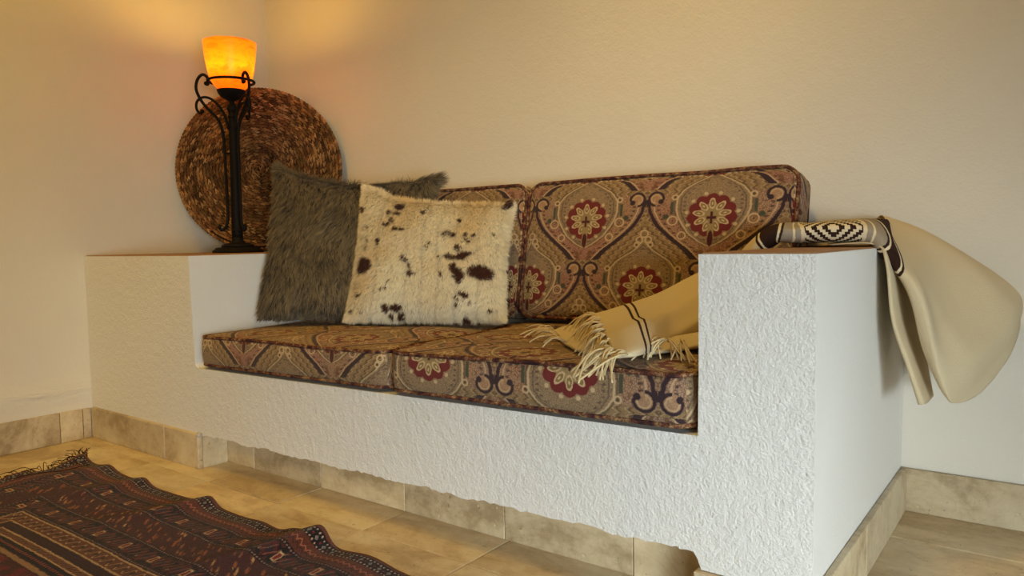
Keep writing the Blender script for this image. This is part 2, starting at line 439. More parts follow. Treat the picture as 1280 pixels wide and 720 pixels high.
def rug_mat():
    m = Mat('wool_rug', .9, .1)
    u, v, _ = m.uvxy('UV'); uvn = m.coord('UV')       # u along the long edge from the fringed end, v in from the long edge
    j = (m.noise(90, 2, uvn)-.5)*.008; j2 = (m.noise(80, 2, m.scale(uvn, (.9, 1.1, 1)))-.5)*.008
    uu = u+j; vv = v+j2
    d = emin(vv, uu*.9); s = esel(vv < uu*.9, uu, vv)
    BLK = lin(24, 17, 21); MAR = lin(62, 27, 26); RST = lin(98, 52, 36); RED = lin(124, 34, 34); CRM = lin(190, 160, 124); PNK = lin(150, 112, 104); NVY = lin(40, 34, 48)
    knot = m.noise(330, 2, uvn); flame = m.noise(75, 5, m.scale(m.comb(s-d*.6, d, 0), (1, .5, 1)), .7, .8)
    c = m.mix(flame, MAR, lin(74, 32, 28))
    def band(c, lo, hi, colr, w=.0025): return m.mix(smask(emax(lo-d, d-hi), w), c, colr)
    def per(p, off=0.): return ewrap(s-off, p/2, -p/2)
    def spots(p, dc, rx, rd, off=0.):
        a = per(p, off)/rx; b = (d-dc)/rd; return smask(esqrt(a*a+b*b)-1, .35)
    def dia(p, dc, rx, rd, off=0.): return smask(eabs(per(p, off))/rx+eabs(d-dc)/rd-1, .25)
    c = band(c, -1, .008, lin(104, 52, 36))
    c = band(c, .008, .036, BLK)
    c = m.mix(spots(.011, .013, .0026, .0022), c, lin(180, 160, 150)); c = m.mix(spots(.011, .032, .0026, .0022), c, lin(180, 150, 130))
    c = m.mix(dia(.03, .0225, .006, .006)*.8, c, lin(140, 130, 130)); c = m.mix(spots(.03, .0225, .003, .003, .015), c, RED)
    # rust guard with small zigzag
    rst = m.mix(flame, RST, lin(94, 46, 34)); c = band(c, .036, .075, rst)
    zz = eabs(per(.018))*.9+.048; c = m.mix(line(d-zz, .0016, .002)*.7, c, lin(196, 120, 84))
    c = m.mix(line(d-zz-.009, .0016, .002)*.7, c, BLK)
    for p in (.077, .137, .228, .292): 
        c = band(c, p-.005, p+.005, BLK); c = m.mix(spots(.0095, p, .003, .0024)*.8, c, PNK)
    # dark motif bands with cream lozenges
    for lo, hi, off in ((.082, .132, 0.), (.233, .287, .03)):
        mid = (lo+hi)/2; h2 = (hi-lo)/2
        c = band(c, lo, hi, m.mix(smask(.55-m.noise(70, 2, uvn), .06), BLK, lin(78, 34, 32)))
        a = per(.128, off)
        c = m.mix(dia(.064, mid, .024, h2*1.0, off+.032)*.85, c, lin(86, 30, 32)); c = m.mix(dia(.064, mid, .012, h2*.5, off+.032), c, NVY)
        c = m.mix(smask(eabs(eabs(per(.0375, off)*.8+(d-mid)*.5)-.008)-.0013, .002)*smask(eabs(d-mid)-h2*.75, .004)*.55, c, lin(160, 110, 84))
        c = m.mix(emax(0, smask(emax(eabs(a)-.0075, eabs(d-mid)-.0145), .002)), c, CRM)
        c = m.mix(smask(emax(eabs(a)-.0045, eabs(d-mid)-.010), .002), c, RED)
        c = m.mix(spots(.064, mid+.012, .004, .004, off+.012)*.8, c, PNK)
    # wide field of leaning leaf strokes
    lv = m.scale(m.comb(s-d*.9, d+s*.25, 0), (1, .42, 1)); ld = m.vor(62, lv); lc = m.noise(48, 1, lv)
    fl2 = m.ramp(flame, [(.40, lin(22, 15, 17)), (.455, lin(66, 30, 26)), (.49, lin(112, 62, 40)), (.525, lin(52, 22, 23)), (.565, lin(150, 104, 72)), (.61, lin(40, 22, 22))])
    fl2 = m.mix(smask(ld-.42, .14), lin(70, 29, 26), fl2); fl2 = m.mix(smask(ld-.36, .1)*smask(.5-lc, .04), fl2, lin(150, 84, 52)); fl2 = m.mix(smask(ld-.26, .1)*smask(lc-.45, .03), fl2, lin(196, 150, 108))
    c = band(c, .143, .222, fl2)
    # cream-outlined scrolling band, then narrow stripes, then the red field
    c = band(c, .298, .345, lin(104, 62, 44)); c = m.mix(band(BLK, -1, -1, BLK) if 0 else 0.0, c, BLK)
    for p in (.301, .343): c = band(c, p-.0022, p+.0022, CRM)
    sc = .322+esin(s*190)*.012; c = m.mix(line(d-sc, .0022, .002)*.9, c, CRM)
    c = m.mix(dia(.033, .322, .006, .008)*.9, c, BLK)
    c = band(c, .348, .372, MAR); c = m.mix(line(ewrap(d, .004, -.004), .0013, .001)*(d > .348)*(d < .372)*.8, c, BLK)
    c = band(c, .374, .398, lin(128, 84, 62))
    for p in (.376, .396): c = band(c, p-.002, p+.002, CRM)
    c = m.mix(smask(eabs(per(.012)+(d-.386)*.8)-.002, .002)*(d > .377)*(d < .395), c, BLK)
    c = band(c, .4, .425, BLK); c = m.mix(spots(.012, .412, .004, .004)*.8, c, lin(150, 70, 54))
    c = band(c, .428, .44, lin(158, 124, 92))
    red = m.mix(smask(.5-m.noise(26, 3, uvn), .08), lin(112, 30, 32), lin(70, 34, 26)); c = band(c, .445, 9, red)
    hk = smask(eabs(eabs(ewrap(u, .11, -.11))+eabs(ewrap(v, .09, -.09))-.06)-.006, .004)*(d > .47); c = m.mix(hk*.8, c, CRM)
    c = m.mix(1.0, c, m.ramp(knot, [(.3, (.46, .46, .48, 1)), (.7, (1.06, 1.06, 1.06, 1))]), 'MULTIPLY')
    m.col(c); m.bump(knot, .002); m.b.inputs['Sheen Weight'].default_value = .15
    return m.m
M['rug'] = rug_mat()
mm = Mat('rug_fringe', .9, .1); g = mm.noise(60); mm.col(mm.mix(g, lin(36, 22, 22), lin(84, 50, 40))); M['rug_fringe'] = mm.m
mm = Mat('window_frame_paint', .5); mm.col(lin(225, 222, 215)); M['frame'] = mm.m
mm = Mat('clear_glass', .02, .5); mm.b.inputs['Transmission Weight'].default_value = 1; mm.col((1, 1, 1, 1)); M['glass'] = mm.m

# ------------------------------------------------------------------ the room
D = .8067; H = .66; XA = .6955; XR = 2.3395; XE = 2.5368; SK = .1086; ST = .012
RX, RY, RZ = 4.6, -5.5, 2.7
def shell(name, a, b, mat):
    m = MB(); m.box(a, b); return tag(m.build(name, mat, None, False), kind='structure')
floor = shell('floor', (-.12, RY-.12, -.15), (RX+.12, .12, -.004), M['grout'])
shell('wall_left', (-.12, RY-.12, -.15), (0, .12, RZ), M['wall'])
shell('wall_back', (0, 0, -.15), (RX+.12, .12, RZ), M['wall'])
shell('wall_front', (0, RY-.12, -.15), (RX+.12, RY, RZ), M['wall'])
shell('ceiling', (-.12, RY-.12, RZ), (RX+.12, .12, RZ+.12), M['ceiling'])
m = MB(); DY0, DY1, DZ = -4.4, -2.0, 1.5
m.box((RX, RY, -.15), (RX+.12, DY0, RZ)); m.box((RX, DY1, -.15), (RX+.12, 0, RZ)); m.box((RX, DY0, DZ), (RX+.12, DY1, RZ)); m.box((RX, DY0, -.15), (RX+.12, DY1, 0))
tag(m.build('wall_right', M['wall'], None, False), kind='structure')
m = MB(); t = .05
m.box((RX+.03, DY0, 0), (RX+.08, DY0+t, DZ)); m.box((RX+.03, DY1-t, 0), (RX+.08, DY1, DZ)); m.box((RX+.03, DY0+t, DZ-t), (RX+.08, DY1-t, DZ)); m.box((RX+.03, DY0+t, 0), (RX+.08, DY1-t, t)); m.box((RX+.03, -3.18, t), (RX+.08, -3.12, DZ-t))
win = tag(m.build('window_1', M['frame'], None, False), kind='structure')
for a, b in ((DY0+t, -3.18), (-3.12, DY1-t)):
    m = MB(); m.box((RX+.052, a, t), (RX+.058, b, DZ-t)); m.build('pane', M['glass'], win, False)

# floor tiles, each its own piece
TW = .3305
def bevbox(name, sx, sy, sz, bev=.0016):
    m = MB(); m.box((-sx/2, -sy/2, -sz), (sx/2, sy/2, 0)); o = m.build(name, None, None, False, bev, 1); me = o.data; bpy.data.objects.remove(o); return me
tile_me = bevbox('floor_tile', TW-.0022, TW-.0022, .01); tile_me.materials.append(M['tile'])
xs = 1.182-4*TW+TW/2; k = 0
for i in range(15):
    for jy in range(18):
        cx = xs+i*TW; cy = .1245-TW/2-jy*TW+.0
        if cx-TW/2 > RX or cy+TW/2 < RY: continue
        x0, x1 = max(cx-TW/2, .0), min(cx+TW/2, RX); y0, y1 = max(cy-TW/2, RY), min(cy+TW/2, 0.)
        if x1-x0 < .02 or y1-y0 < .02: continue
        if x1 < XE-.02 and y0 > -.70: continue          # under the bench
        full = x1-x0 > TW-.001 and y1-y0 > TW-.001
        if full: me = tile_me
        else:
            me = bevbox('floor_tile', x1-x0-.0022, y1-y0-.0022, .01); me.materials.append(M['tile'])
        o = bpy.data.objects.new('floor_tile', me); C.objects.link(o); o.parent = floor
        o.location = ((x0+x1)/2, (y0+y1)/2, random.uniform(-.0006, .0006)); o.rotation_euler = (random.uniform(-.001, .001), random.uniform(-.001, .001), 0)
def skirt_piece(a, b, parent, name='skirting_tile'):
    m = MB(); m.box(a, b); return m.build(name, M['skirt'], parent, False, .0018, 2)
# skirting on the left wall, on the back wall to the right of the bench, along the other walls
bl = MB(); bl.box((0, RY, 0), (.004, -D-.002, SK-.003)); bl = tag(bl.build('baseboard_left', M['mortar'], None, False), kind='structure')
cuts = [-D-ST, -.848, -.925]+[-.925-.33*i for i in range(1, 10)]
for a, b in zip(cuts[:-1], cuts[1:]): skirt_piece((.002, b+.0012, 0), (ST+.001, a-.0012, SK+random.uniform(-.0008, .0008)), bl)
bb = MB(); bb.box((XE+.002, -.004, 0), (RX, 0, SK-.003)); bb = tag(bb.build('baseboard_back', M['mortar'], None, False), kind='structure')
cuts = [XE+.0015, 2.88]+[2.88+.33*i for i in range(1, 5)]
for a, b in zip(cuts[:-1], cuts[1:]): skirt_piece((a+.0012, -ST-.001, 0), (b-.0012, -.002, SK+random.uniform(-.0008, .0008)), bb)

# ------------------------------------------------------------------ masonry bench
bench = empty('masonry_bench', (1.27, -.4, 0))
tag(bench, 'white stucco built-in bench with square arms in the corner of the room', 'bench')
Boff = Vector((-1.27+.001, .4-.0015, 0))
def bench_part(o): o.location = Boff; return o
ZL = lambda x: .3145+(x-.707)*.0138
def bench_body():
    top = [(0, H), (XA-.002, H)]
    # fillet from arm into ledge
    r = .018; fil = [(.706-.001+r*(1-math.cos(a))-.0, ZL(.71)+r*(1-math.sin(a))) for a in np.linspace(0, PI/2, 6)]
    inner = [(XA+.003, .5), (XA+.008, .38)]+fil+[(XR-.002, ZL(XR)), (XR, .45), (XR, H), (XE+.001, H), (XE, .35), (XE-.002, .1)]
    g = random.Random(3); bot = []
    x = 2.338; bot.append((XR+.004, .094)); bot.append((XR-.003, .112)); 
    while x > .735:
        x -= g.uniform(.006, .02)
        base = .1075+.016*(x-.7)/1.64
        bot.append((x, base+g.uniform(-.0028, .0028)+.002*math.sin(x*31)))
    bot += [(.716, .113), (.700, .1075), (.35, .1075), (0, .1075)]
    pts = top+inner+[(XE-.002, .094)]+bot
    bm = bmesh.new()
    vf = [bm.verts.new((px, -D, pz)) for px, pz in pts]; vb = [bm.verts.new((px, -.0, pz)) for px, pz in pts]
    n = len(pts)
    ff = bm.faces.new(vf); bm.faces.new(list(reversed(vb)))
    for i in range(n): bm.faces.new((vf[i], vb[i], vb[(i+1) % n], vf[(i+1) % n]))
    bmesh.ops.recalc_face_normals(bm, faces=bm.faces[:])
    es = []
    for e in bm.edges:
        a, b = e.verts
        fr = abs(a.co.y+D) < 1e-5 and abs(b.co.y+D) < 1e-5
        if fr and max(a.co.z, b.co.z) > .13 and not (a.co.x < .01 and b.co.x < .01): es.append(e)
        if abs(a.co.y-b.co.y) > .1 and a.co.z > .5 and .01 < a.co.x and abs(a.co.z-H) < .001: es.append(e)
    bmesh.ops.bevel(bm, geom=es, offset=.006, segments=3, affect='EDGES', profile=.5, clamp_overlap=True)
    me = bpy.data.meshes.new('stucco_body'); bm.to_mesh(me); bm.free()
    for p in me.polygons: p.use_smooth = False
    return bench_part(link('stucco_body', me, M['bench'], bench, False))
bench_body()
for a, b in (((.001, -D+.004, H-.008), (XA-.006, -.001, H+.0028)), ((XR+.004, -D+.004, H-.008), (XE-.003, -.001, H+.0028))):
    m = MB(); m.box(a, b); o = bench_part(m.build('arm_cap', M['cap'], bench, False, .0015, 1)); o['label'] = 'thin brown cap on top of the arm'
m = MB(); m.box((.0, -D+.006, 0), (.70, 0, .109)); m.box((.70, -D+.102, 0), (XR+.02, 0, .13)); m.box((XR+.006, -D+.004, 0), (XE-.002, 0, .0945))
bench_part(m.build('plinth', M['mortar'], bench, False))
YT = -D+.09
def bsk(a, b): bench_part(skirt_piece(a, b, bench))
for x0, x1 in ((ST+.002, .519), (.521, .719)): bsk((x0, -D-ST, 0), (x1, -D+.004, SK+random.uniform(-.001, .001)))
bsk((.703, -D+.0052, 0), (.7195, YT-.001, .109))
cuts = [.704, .859, 1.177, 1.508, 1.83, 2.16, XR+.004]
for a, b in zip(cuts[:-1], cuts[1:]): bsk((a+.001, YT, 0), (b-.001, YT+ST, .112+.014*max(0, (a-.7)/1.64)))
bsk((XR-.006, -D-ST, 0), (XE+ST, -D+.003, .0925))
bsk((XR-.006, -D+.0045, 0), (XR+.005, YT-.001, .0925))
for y0, y1 in ((-D+.0045, -.46), (-.4575, -ST-.002)): bsk((XE-.001, y0, 0), (XE+ST, y1, SK+random.uniform(-.001, .0)))
m = MB(); g = random.Random(5)
for k in range(9):
    c = np.array([.716+g.uniform(-.006, .012), -D-.004+g.uniform(-.006, .012), .1085+g.uniform(-.004, .003)])
    m.lathe([(.001, -.004), (.005, -.002), (.006, .001), (.002, .004)], 7, c)
o = bench_part(m.build('mortar_lump', M['mortar'], bench)); o['label'] = 'grey mortar left at the broken corner'

# ------------------------------------------------------------------ cushions
def cushion(name, w, d, t, crown, label, group, uvo, side_flip=False, seed=0, skew=None):
    """a=width, b=depth, c=thickness axis; pads with two piping loops"""
    root = empty(name); tag(root, label, 'cushion', group)
    hx, hy, hz = w/2, d/2, t/2; r = .02
    V = []; F = []; UV = []; off = 0
    def warp(P):
        x, y, z = P[:, 0].copy(), P[:, 1].copy(), P[:, 2].copy()
        q = np.clip(1-(x/hx)**4, 0, 1)*np.clip(1-(y/hy)**4, 0, 1)
        dz = crown*q*np.clip(z/hz, 0, 1)
        nz = snoise(np.stack([x, y], 1), seed, 9, 2)*.0035*np.clip(.15+z/hz, 0, 1)
        side = np.clip(1-(z/hz)**2, 0, 1)*.006
        out = P.copy(); out[:, 2] += dz+nz
        out[:, 0] += side*np.sign(x)*(np.abs(x) > hx*.97)+snoise(np.stack([y, z], 1), seed+1, 14, 2)*.002*(np.abs(x) > hx*.9)
        out[:, 1] += side*np.sign(y)*(np.abs(y) > hy*.97)+snoise(np.stack([x, z], 1), seed+2, 12, 2)*.0025*(np.abs(y) > hy*.9)
        if skew: out = skew(out)
        return out
    def rnd(P):
        core = np.stack([np.clip(P[:, 0], -hx+r*2, hx-r*2), np.clip(P[:, 1], -hy+r*2, hy-r*2), np.clip(P[:, 2], -hz+r*.6, hz-r*.6)], 1)
        v = P-core; L = np.linalg.norm(v/np.array([2, 2, .6]), axis=1)[:, None]+1e-9
        s = np.minimum(1, r/L); return core+v*s
    def face(axis, sign, n1, n2):
        nonlocal off
        i1, i2 = [k for k in range(3) if k != axis]; hh = (hx, hy, hz)
        a, b = np.meshgrid(np.linspace(-1, 1, n1), np.linspace(-1, 1, n2), indexing='ij')
        P = np.zeros((n1*n2, 3)); P[:, i1] = a.ravel()*hh[i1]; P[:, i2] = b.ravel()*hh[i2]; P[:, axis] = sign*hh[axis]
        uv = np.stack([P[:, i1], P[:, i2]], 1)
        if axis == 2: uv = uv+uvo['top']
        elif axis == 1: uv = uv*np.array([1, -1 if side_flip else 1])+uvo['front']
        else: uv = np.stack([P[:, 1], P[:, 2]], 1)+uvo['side']
        Q = warp(rnd(P)); f = grid_faces(n1, n2)
        nrm = np.cross(np.eye(3)[i1], np.eye(3)[i2])[axis]*sign
        if nrm < 0: f = f[:, ::-1]
        V.append(Q); F.append(f+off); UV.append(uv); off += len(Q)
    for sg in (1, -1): face(2, sg, 64, 48)
    for sg in (1, -1): face(1, sg, 64, 10)
    for sg in (1, -1): face(0, sg, 48, 10)
    pad = mesh('pad', np.concatenate(V), np.concatenate(F), M['fabric'], root, np.concatenate(UV))
    rc = .04
    for sg in (1, -1):
        pts = []
        for cx, cy, a0 in ((hx-rc, hy-rc, 0), (-hx+rc, hy-rc, PI/2), (-hx+rc, -hy+rc, PI), (hx-rc, -hy+rc, 1.5*PI)):
            for a in np.linspace(a0, a0+PI/2, 7): pts.append((cx+rc*math.cos(a), cy+rc*math.sin(a), 0))
        pts = np.array(pts); q = []
        for i in range(len(pts)):
            A, B = pts[i], pts[(i+1) % len(pts)]; n = max(1, int(np.linalg.norm(B-A)/.025))
            for k in range(n): q.append(A+(B-A)*k/n)
        q = np.array(q); q[:, 0] *= .994; q[:, 1] *= .992; q[:, 2] = sg*(hz-.007)
        q = warp(q); q[:, 2] += sg*.001
        Vt, Ft = tube_geo(q, .0052, 6, closed=True)
        o = mesh('piping', Vt, Ft, M['piping'], pad)
    return root
SL = .0138
def skew_r(P):      # left flank of the right seat cushion runs slightly askew
    P = P.copy(); k = np.clip(-P[:, 0]/.39, 0, 1)*(P[:, 1]+.3)/.6; P[:, 0] -= .045*k; return P
def skew_l(P):
    P = P.copy(); k = np.clip(P[:, 0]/.41, 0, 1)*(P[:, 1]+.3)/.6; P[:, 0] -= .045*k; return P
fz = .0023
c1 = cushion('seat_cushion', .822, .60, .098, .008, 'paisley patterned seat cushion on the left, under the two fur pillows', 'damask seat cushions on the bench',
    dict(top=np.array([-.0, 0.]), front=np.array([1.137-.973, -.082]), side=np.array([0, 0.])), False, 1, skew_l)
c1.location = (1.137, -.507, ZL(1.137)+.0565); c1.rotation_euler = (0, -SL, 0)
c2 = cushion('seat_cushion', .768, .625, .103, .008, 'paisley patterned seat cushion on the right, under the fringed blanket end', 'damask seat cushions on the bench',
    dict(top=np.array([-.17, .05]), front=np.array([1.945-1.70+0*.19, .052]), side=np.array([0, 0.])), True, 2, skew_r)
c2.location = (1.9405, -.499, ZL(1.945)+.0585); c2.rotation_euler = (0, -SL, .0)
def back(label, w, xc, uvx, seed):
    c = cushion('back_cushion', w, .412, .105, .01, label, 'damask back cushions against the wall',
        dict(top=np.array([uvx, .118]), front=np.array([0, 0.1]), side=np.array([.1, .1])), False, seed)
    th = math.radians(90-11)
    c.matrix_world = Matrix.Translation((xc, -.130, .652)) @ Matrix.Rotation(th, 4, 'X')
    return c
back('paisley patterned back cushion on the right, its end showing beside the stucco arm', .812, 1.918, -.004, 3)
back('paisley patterned back cushion on the left, mostly hidden behind the fur pillows', .784, 1.112, .02, 4)

# ------------------------------------------------------------------ fur pillows
def pillow(name, label, BL, BR, TL, TR, T, mat_core, pinch, ear, ear2=0., sag=0.):
    root = empty(name, tuple(BL*.5+BR*.5)); tag(root, label, 'pillow')
    n = 44; u, v = np.meshgrid(np.linspace(-1, 1, n), np.linspace(-1, 1, n), indexing='ij')
    ex = (BR-BL)+(TR-TL); ex /= np.linalg.norm(ex); ez = (TL-BL)+(TR-BR); ez -= ex*(ez@ex); ez /= np.linalg.norm(ez); nn = np.cross(ex, ez)   # front normal
    if nn[1] > 0: nn = -nn
    def base(u, v):
        a = (1+u)/2; b = (1+v)/2
        P = ((1-a)*(1-b))[..., None]*BL+(a*(1-b))[..., None]*BR+((1-a)*b)[..., None]*TL+(a*b)[..., None]*TR
        P = P-ex*(u*(1-v**2)*pinch)[..., None]-ez*((v*(1-u**2)*pinch)*(1-.75*(v < 0)))[..., None]
        P = P+ez*((ear*np.exp(-np.abs((u+1)/(.2 if ear2 else .34))**(2 if ear2 else 2.7))+ear2*np.exp(-((u-1)/.22)**2)-sag*np.cos(u*PI/2))*b**2)[..., None]
        return P
    def thick(u, v): return T*np.sqrt(np.clip((1-np.abs(u)**2.6)*(1-np.abs(v)**2.6), 0, 1))+.006
    P0 = base(u, v); t = thick(u, v)
    Fr = P0+nn*t[..., None]; Bk = P0-nn*t[..., None]*.8
    return root, base, thick, nn, ex, ez, Fr, Bk, n
def strands(P, N, dirs, length, width, cols, root_col, name, parent, mat, lift=.35, seg=3):
    """tapered flat ribbons leaning from the skin along dirs"""
    n = len(P); V = np.zeros((n, 2*seg+1, 3)); Cc = np.zeros((n, 2*seg+1, 3))
    side = np.cross(dirs, N); side /= np.linalg.norm(side, axis=1)[:, None]+1e-9
    a = RNG.uniform(-1, 1, n)[:, None]; side = side+N*a*.6; side /= np.linalg.norm(side, axis=1)[:, None]
    for k in range(seg+1):
        t = k/seg
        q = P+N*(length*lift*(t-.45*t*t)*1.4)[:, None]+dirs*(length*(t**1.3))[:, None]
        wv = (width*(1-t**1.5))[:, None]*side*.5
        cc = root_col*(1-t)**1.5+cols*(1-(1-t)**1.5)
        if k < seg: V[:, 2*k] = q-wv; V[:, 2*k+1] = q+wv; Cc[:, 2*k] = cc; Cc[:, 2*k+1] = cc
        else: V[:, 2*k] = q; Cc[:, 2*k] = cc
    tr = []
    for k in range(seg-1): tr += [(2*k, 2*k+1, 2*k+3), (2*k, 2*k+3, 2*k+2)]
    tr.append((2*seg-2, 2*seg-1, 2*seg))
    tr = np.array(tr); F = (np.arange(n)[:, None, None]*(2*seg+1)+tr[None]).reshape(-1, 3)
    o = mesh(name, V.reshape(-1, 3), F, mat, parent, col=Cc.reshape(-1, 3)); o['kind'] = 'stuff'
    return o
def clumps(u, v, n, seed):
    g = np.random.default_rng(seed); c = g.uniform(-1.02, 1.02, (n, 2)); r = g.normal(size=(n, 3)); idx = np.empty(len(u), int); q = np.stack([u, v], 1)
    for a in range(0, len(u), 4000):
        z = q[a:a+4000]; idx[a:a+4000] = np.argmin((z**2).sum(1)[:, None]-2*z@c.T+(c**2).sum(1)[None], 1)
    return c[idx]-q, r[idx]
def local(root, o):
    o.matrix_parent_inverse = Matrix.Translation(-Vector(root.location)); return o
def L3(c): return np.array(lin(*c)[:3])
def sample_skin(base, thick, nn, n, frac_back=.22):
    u = RNG.uniform(-1, 1, n); v = RNG.uniform(-1, 1, n)
    # denser at the rim
    k = RNG.random(n) < .22; e = RNG.random(n) < .5
    u = np.where(k & e, np.sign(u)*(1-RNG.random(n)**2*.06), u); v = np.where(k & ~e, np.sign(v)*(1-RNG.random(n)**2*.06), v)
    side = np.where(RNG.random(n) < frac_back, -.8, 1.)
    def pos(u, v): return base(u, v)+nn*(thick(u, v)*side)[:, None]
    P = pos(u, v); h = .02
    du = pos(np.clip(u+h, -1, 1), v)-pos(np.clip(u-h, -1, 1), v); dv = pos(u, np.clip(v+h, -1, 1))-pos(u, np.clip(v-h, -1, 1))
    N = np.cross(du, dv); N *= np.sign(N@nn*side)[:, None]; N /= np.linalg.norm(N, axis=1)[:, None]+1e-9
    return u, v, side, P, N
# grey long-haired pillow
g_BL, g_BR, g_TL, g_TR = np.array([.752, -.60, .452]), np.array([1.18, -.41, .452]), AT(348, 214, y=-.455), AT(548, 226, y=-.20)
root, base, thick, nn, ex, ez, Fr, Bk, n = pillow('fur_pillow', 'grey-brown shaggy fur pillow leaning at the left arm, behind the spotted hide pillow', g_BL, g_BR, g_TL, g_TR, .075, None, .022, .012, .012, .026)
mm = Mat('pillow_skin', .95, .05); mm.col(lin(58, 54, 48)); M['skin_g'] = mm.m
mm = Mat('pillow_skin_pale', .95, .05); mm.col(mm.attr()); M['skin_c'] = mm.m
VV = np.concatenate([Fr.reshape(-1, 3), Bk.reshape(-1, 3)]); gf = grid_faces(n, n)
local(root, mesh('cover', VV, np.concatenate([gf, gf[:, ::-1]+n*n]), M['skin_g'], root))
u, v, side, P, N = sample_skin(base, thick, nn, 62000, .2)
uvp = np.stack([u, v], 1); a1 = snoise(uvp, 11, 5, 3); a2 = snoise(uvp, 12, 9, 3); off_, cr_ = clumps(u, v, 3600, 5); cl, cl2 = cr_[:, 0]*.6, cr_[:, 1]*.7
dirs = ex*(a1*.45+cl*.3+off_[:, 0]*6+RNG.normal(0, .14, len(u)))[:, None]-ez*(.9+.3*a2+RNG.normal(0, .15, len(u)))[:, None]
rim = np.clip((np.maximum(np.abs(u), np.abs(v))-.93)/.07, 0, 1)
outw = ex*(u*np.abs(u)**3)[:, None]+ez*(v*np.abs(v)**3)[:, None]
dirs += outw*rim[:, None]*1.2
dirs -= N*np.sum(dirs*N, 1)[:, None]*.8; dirs /= np.linalg.norm(dirs, axis=1)[:, None]
ln = RNG.uniform(.02, .036, len(u))*(1+.25*cl2)
ln = np.where(v < -.9, ln*.5, ln)
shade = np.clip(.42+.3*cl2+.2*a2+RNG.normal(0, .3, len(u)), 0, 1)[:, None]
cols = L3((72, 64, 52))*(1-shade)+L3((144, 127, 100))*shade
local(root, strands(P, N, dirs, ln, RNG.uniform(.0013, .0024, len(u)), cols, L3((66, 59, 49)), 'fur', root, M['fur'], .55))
# spotted hide pillow
BL, BR, TL, TR = AT(434, 402, y=-.515), AT(631, 404, y=-.345), AT(456, 246, y=-.42), AT(641, 257, y=-.235)
BL[2] = .455; BR[2] = .461
root, base, thick, nn, ex, ez, Fr, Bk, n = pillow('hide_pillow', 'cream hide pillow with dark brown spots standing on the seat cushion', BL, BR, TL, TR, .062, None, .014, .03, .0, .0)
SP = [(650,182,22,15),(607,210,10,12),(640,213,15,8),(620,245,10,11),(588,272,8,7),(605,268,8,8),(632,288,15,9),(665,293,12,6),(745,210,8,8),(480,215,7,9),(560,350,8,15),(500,450,30,34),(478,470,14,18),(475,578,9,7),(440,637,5,5),(597,630,12,17),(635,630,20,16),(650,660,13,9),(612,662,8,8),(670,418,8,10),(685,435,8,9),(700,458,5,12),(703,488,9,12),(722,490,5,7),(850,312,15,10),(875,322,10,9),(840,322,9,6),(918,322,8,9),(950,322,5,6),(925,347,9,11),(895,255,6,8),(890,380,10,15),(865,420,22,10),(900,425,16,9),(915,410,20,13),(940,405,8,5),(872,465,15,14),(890,490,24,22),(905,500,12,16),(975,482,46,28),(1000,490,20,24),(895,522,8,12),(912,575,15,11),(895,570,6,5),(880,590,6,6),(880,612,7,7),(930,605,5,7),(905,665,10,8),(890,668,7,5),(820,425,4,9),(823,495,7,12),(993,633,8,6),(1048,190,12,12),(1020,317,4,6),(765,375,6,4),(780,362,4,6),(510,350,6,5),(512,290,4,4),(500,380,4,7),(490,640,4,4),(600,545,4,8),(575,550,4,4),(615,520,3,4),(755,195,5,12)]
SP = np.array(SP, float)
cTL, cTR, cBL, cBR = np.array([478, 125.]), np.array([1070, 185.]), np.array([412, 678.]), np.array([1035, 668.])
def hide_col(u, v):
    a = (1+u)/2; b = (1+v)/2
    q = ((1-a)*(1-b))[:, None]*cBL+(a*(1-b))[:, None]*cBR+((1-a)*b)[:, None]*cTL+(a*b)[:, None]*cTR
    q = q+np.stack([snoise(q, 21, .09, 2), snoise(q, 22, .09, 2)], 1)*3.5
    d = np.full(len(u), 9.)
    for sx, sy, rx, ry in SP: d = np.minimum(d, np.sqrt(((q[:, 0]-sx)/(rx+2))**2+((q[:, 1]-sy)/(ry+2))**2))
    spot = np.clip((1.12-d)/.24, 0, 1)[:, None]
    cr = L3((236, 224, 196)); ye = L3((214, 184, 128)); k = np.clip(.22+.35*snoise(q, 23, .02, 2)+.4*(b-.5), 0, 1)[:, None]
    return (cr*(1-k)+ye*k)*(1-spot)+L3((66, 34, 24))*spot, spot[:, 0]
ug, vg = np.meshgrid(np.linspace(-1, 1, n), np.linspace(-1, 1, n), indexing='ij')
cg, _ = hide_col(ug.ravel(), vg.ravel()); cb = np.tile(L3((225, 210, 176)), (n*n, 1))
local(root, mesh('cover', np.concatenate([Fr.reshape(-1, 3), Bk.reshape(-1, 3)]), np.concatenate([gf, gf[:, ::-1]+n*n]), M['skin_c'], root, col=np.concatenate([cg, cb])*.5))
u, v, side, P, N = sample_skin(base, thick, nn, 85000, .12)
cols, spot = hide_col(u, v); cols = np.where((side < 0)[:, None], L3((228, 212, 178)), cols)
uvp = np.stack([u, v], 1); a1 = snoise(uvp, 31, 7, 3); off_, cr_ = clumps(u, v, 2200, 6); cl, cl2 = cr_[:, 0]*.6, cr_[:, 1]*.6
seam = np.array([-.62, -.2, .02, .22, .45, .72]); sd = np.min(np.abs((u+.03*np.sin(v*4))[:, None]-seam), 1); sg = np.clip(1-sd/.035, 0, 1)
dirs = ex*(a1*.3+cl*.35+RNG.normal(0, .3, len(u)))[:, None]-ez*(.8+.3*cl2+RNG.normal(0, .3, len(u)))[:, None]
rim = np.clip((np.maximum(np.abs(u), np.abs(v))-.93)/.07, 0, 1)
dirs += (ex*(u*np.abs(u)**3)[:, None]+ez*(v*np.abs(v)**3)[:, None])*rim[:, None]*1.4
dirs -= N*np.sum(dirs*N, 1)[:, None]*.7; dirs /= np.linalg.norm(dirs, axis=1)[:, None]
ln = RNG.uniform(.009, .018, len(u))*(1-.35*sg)
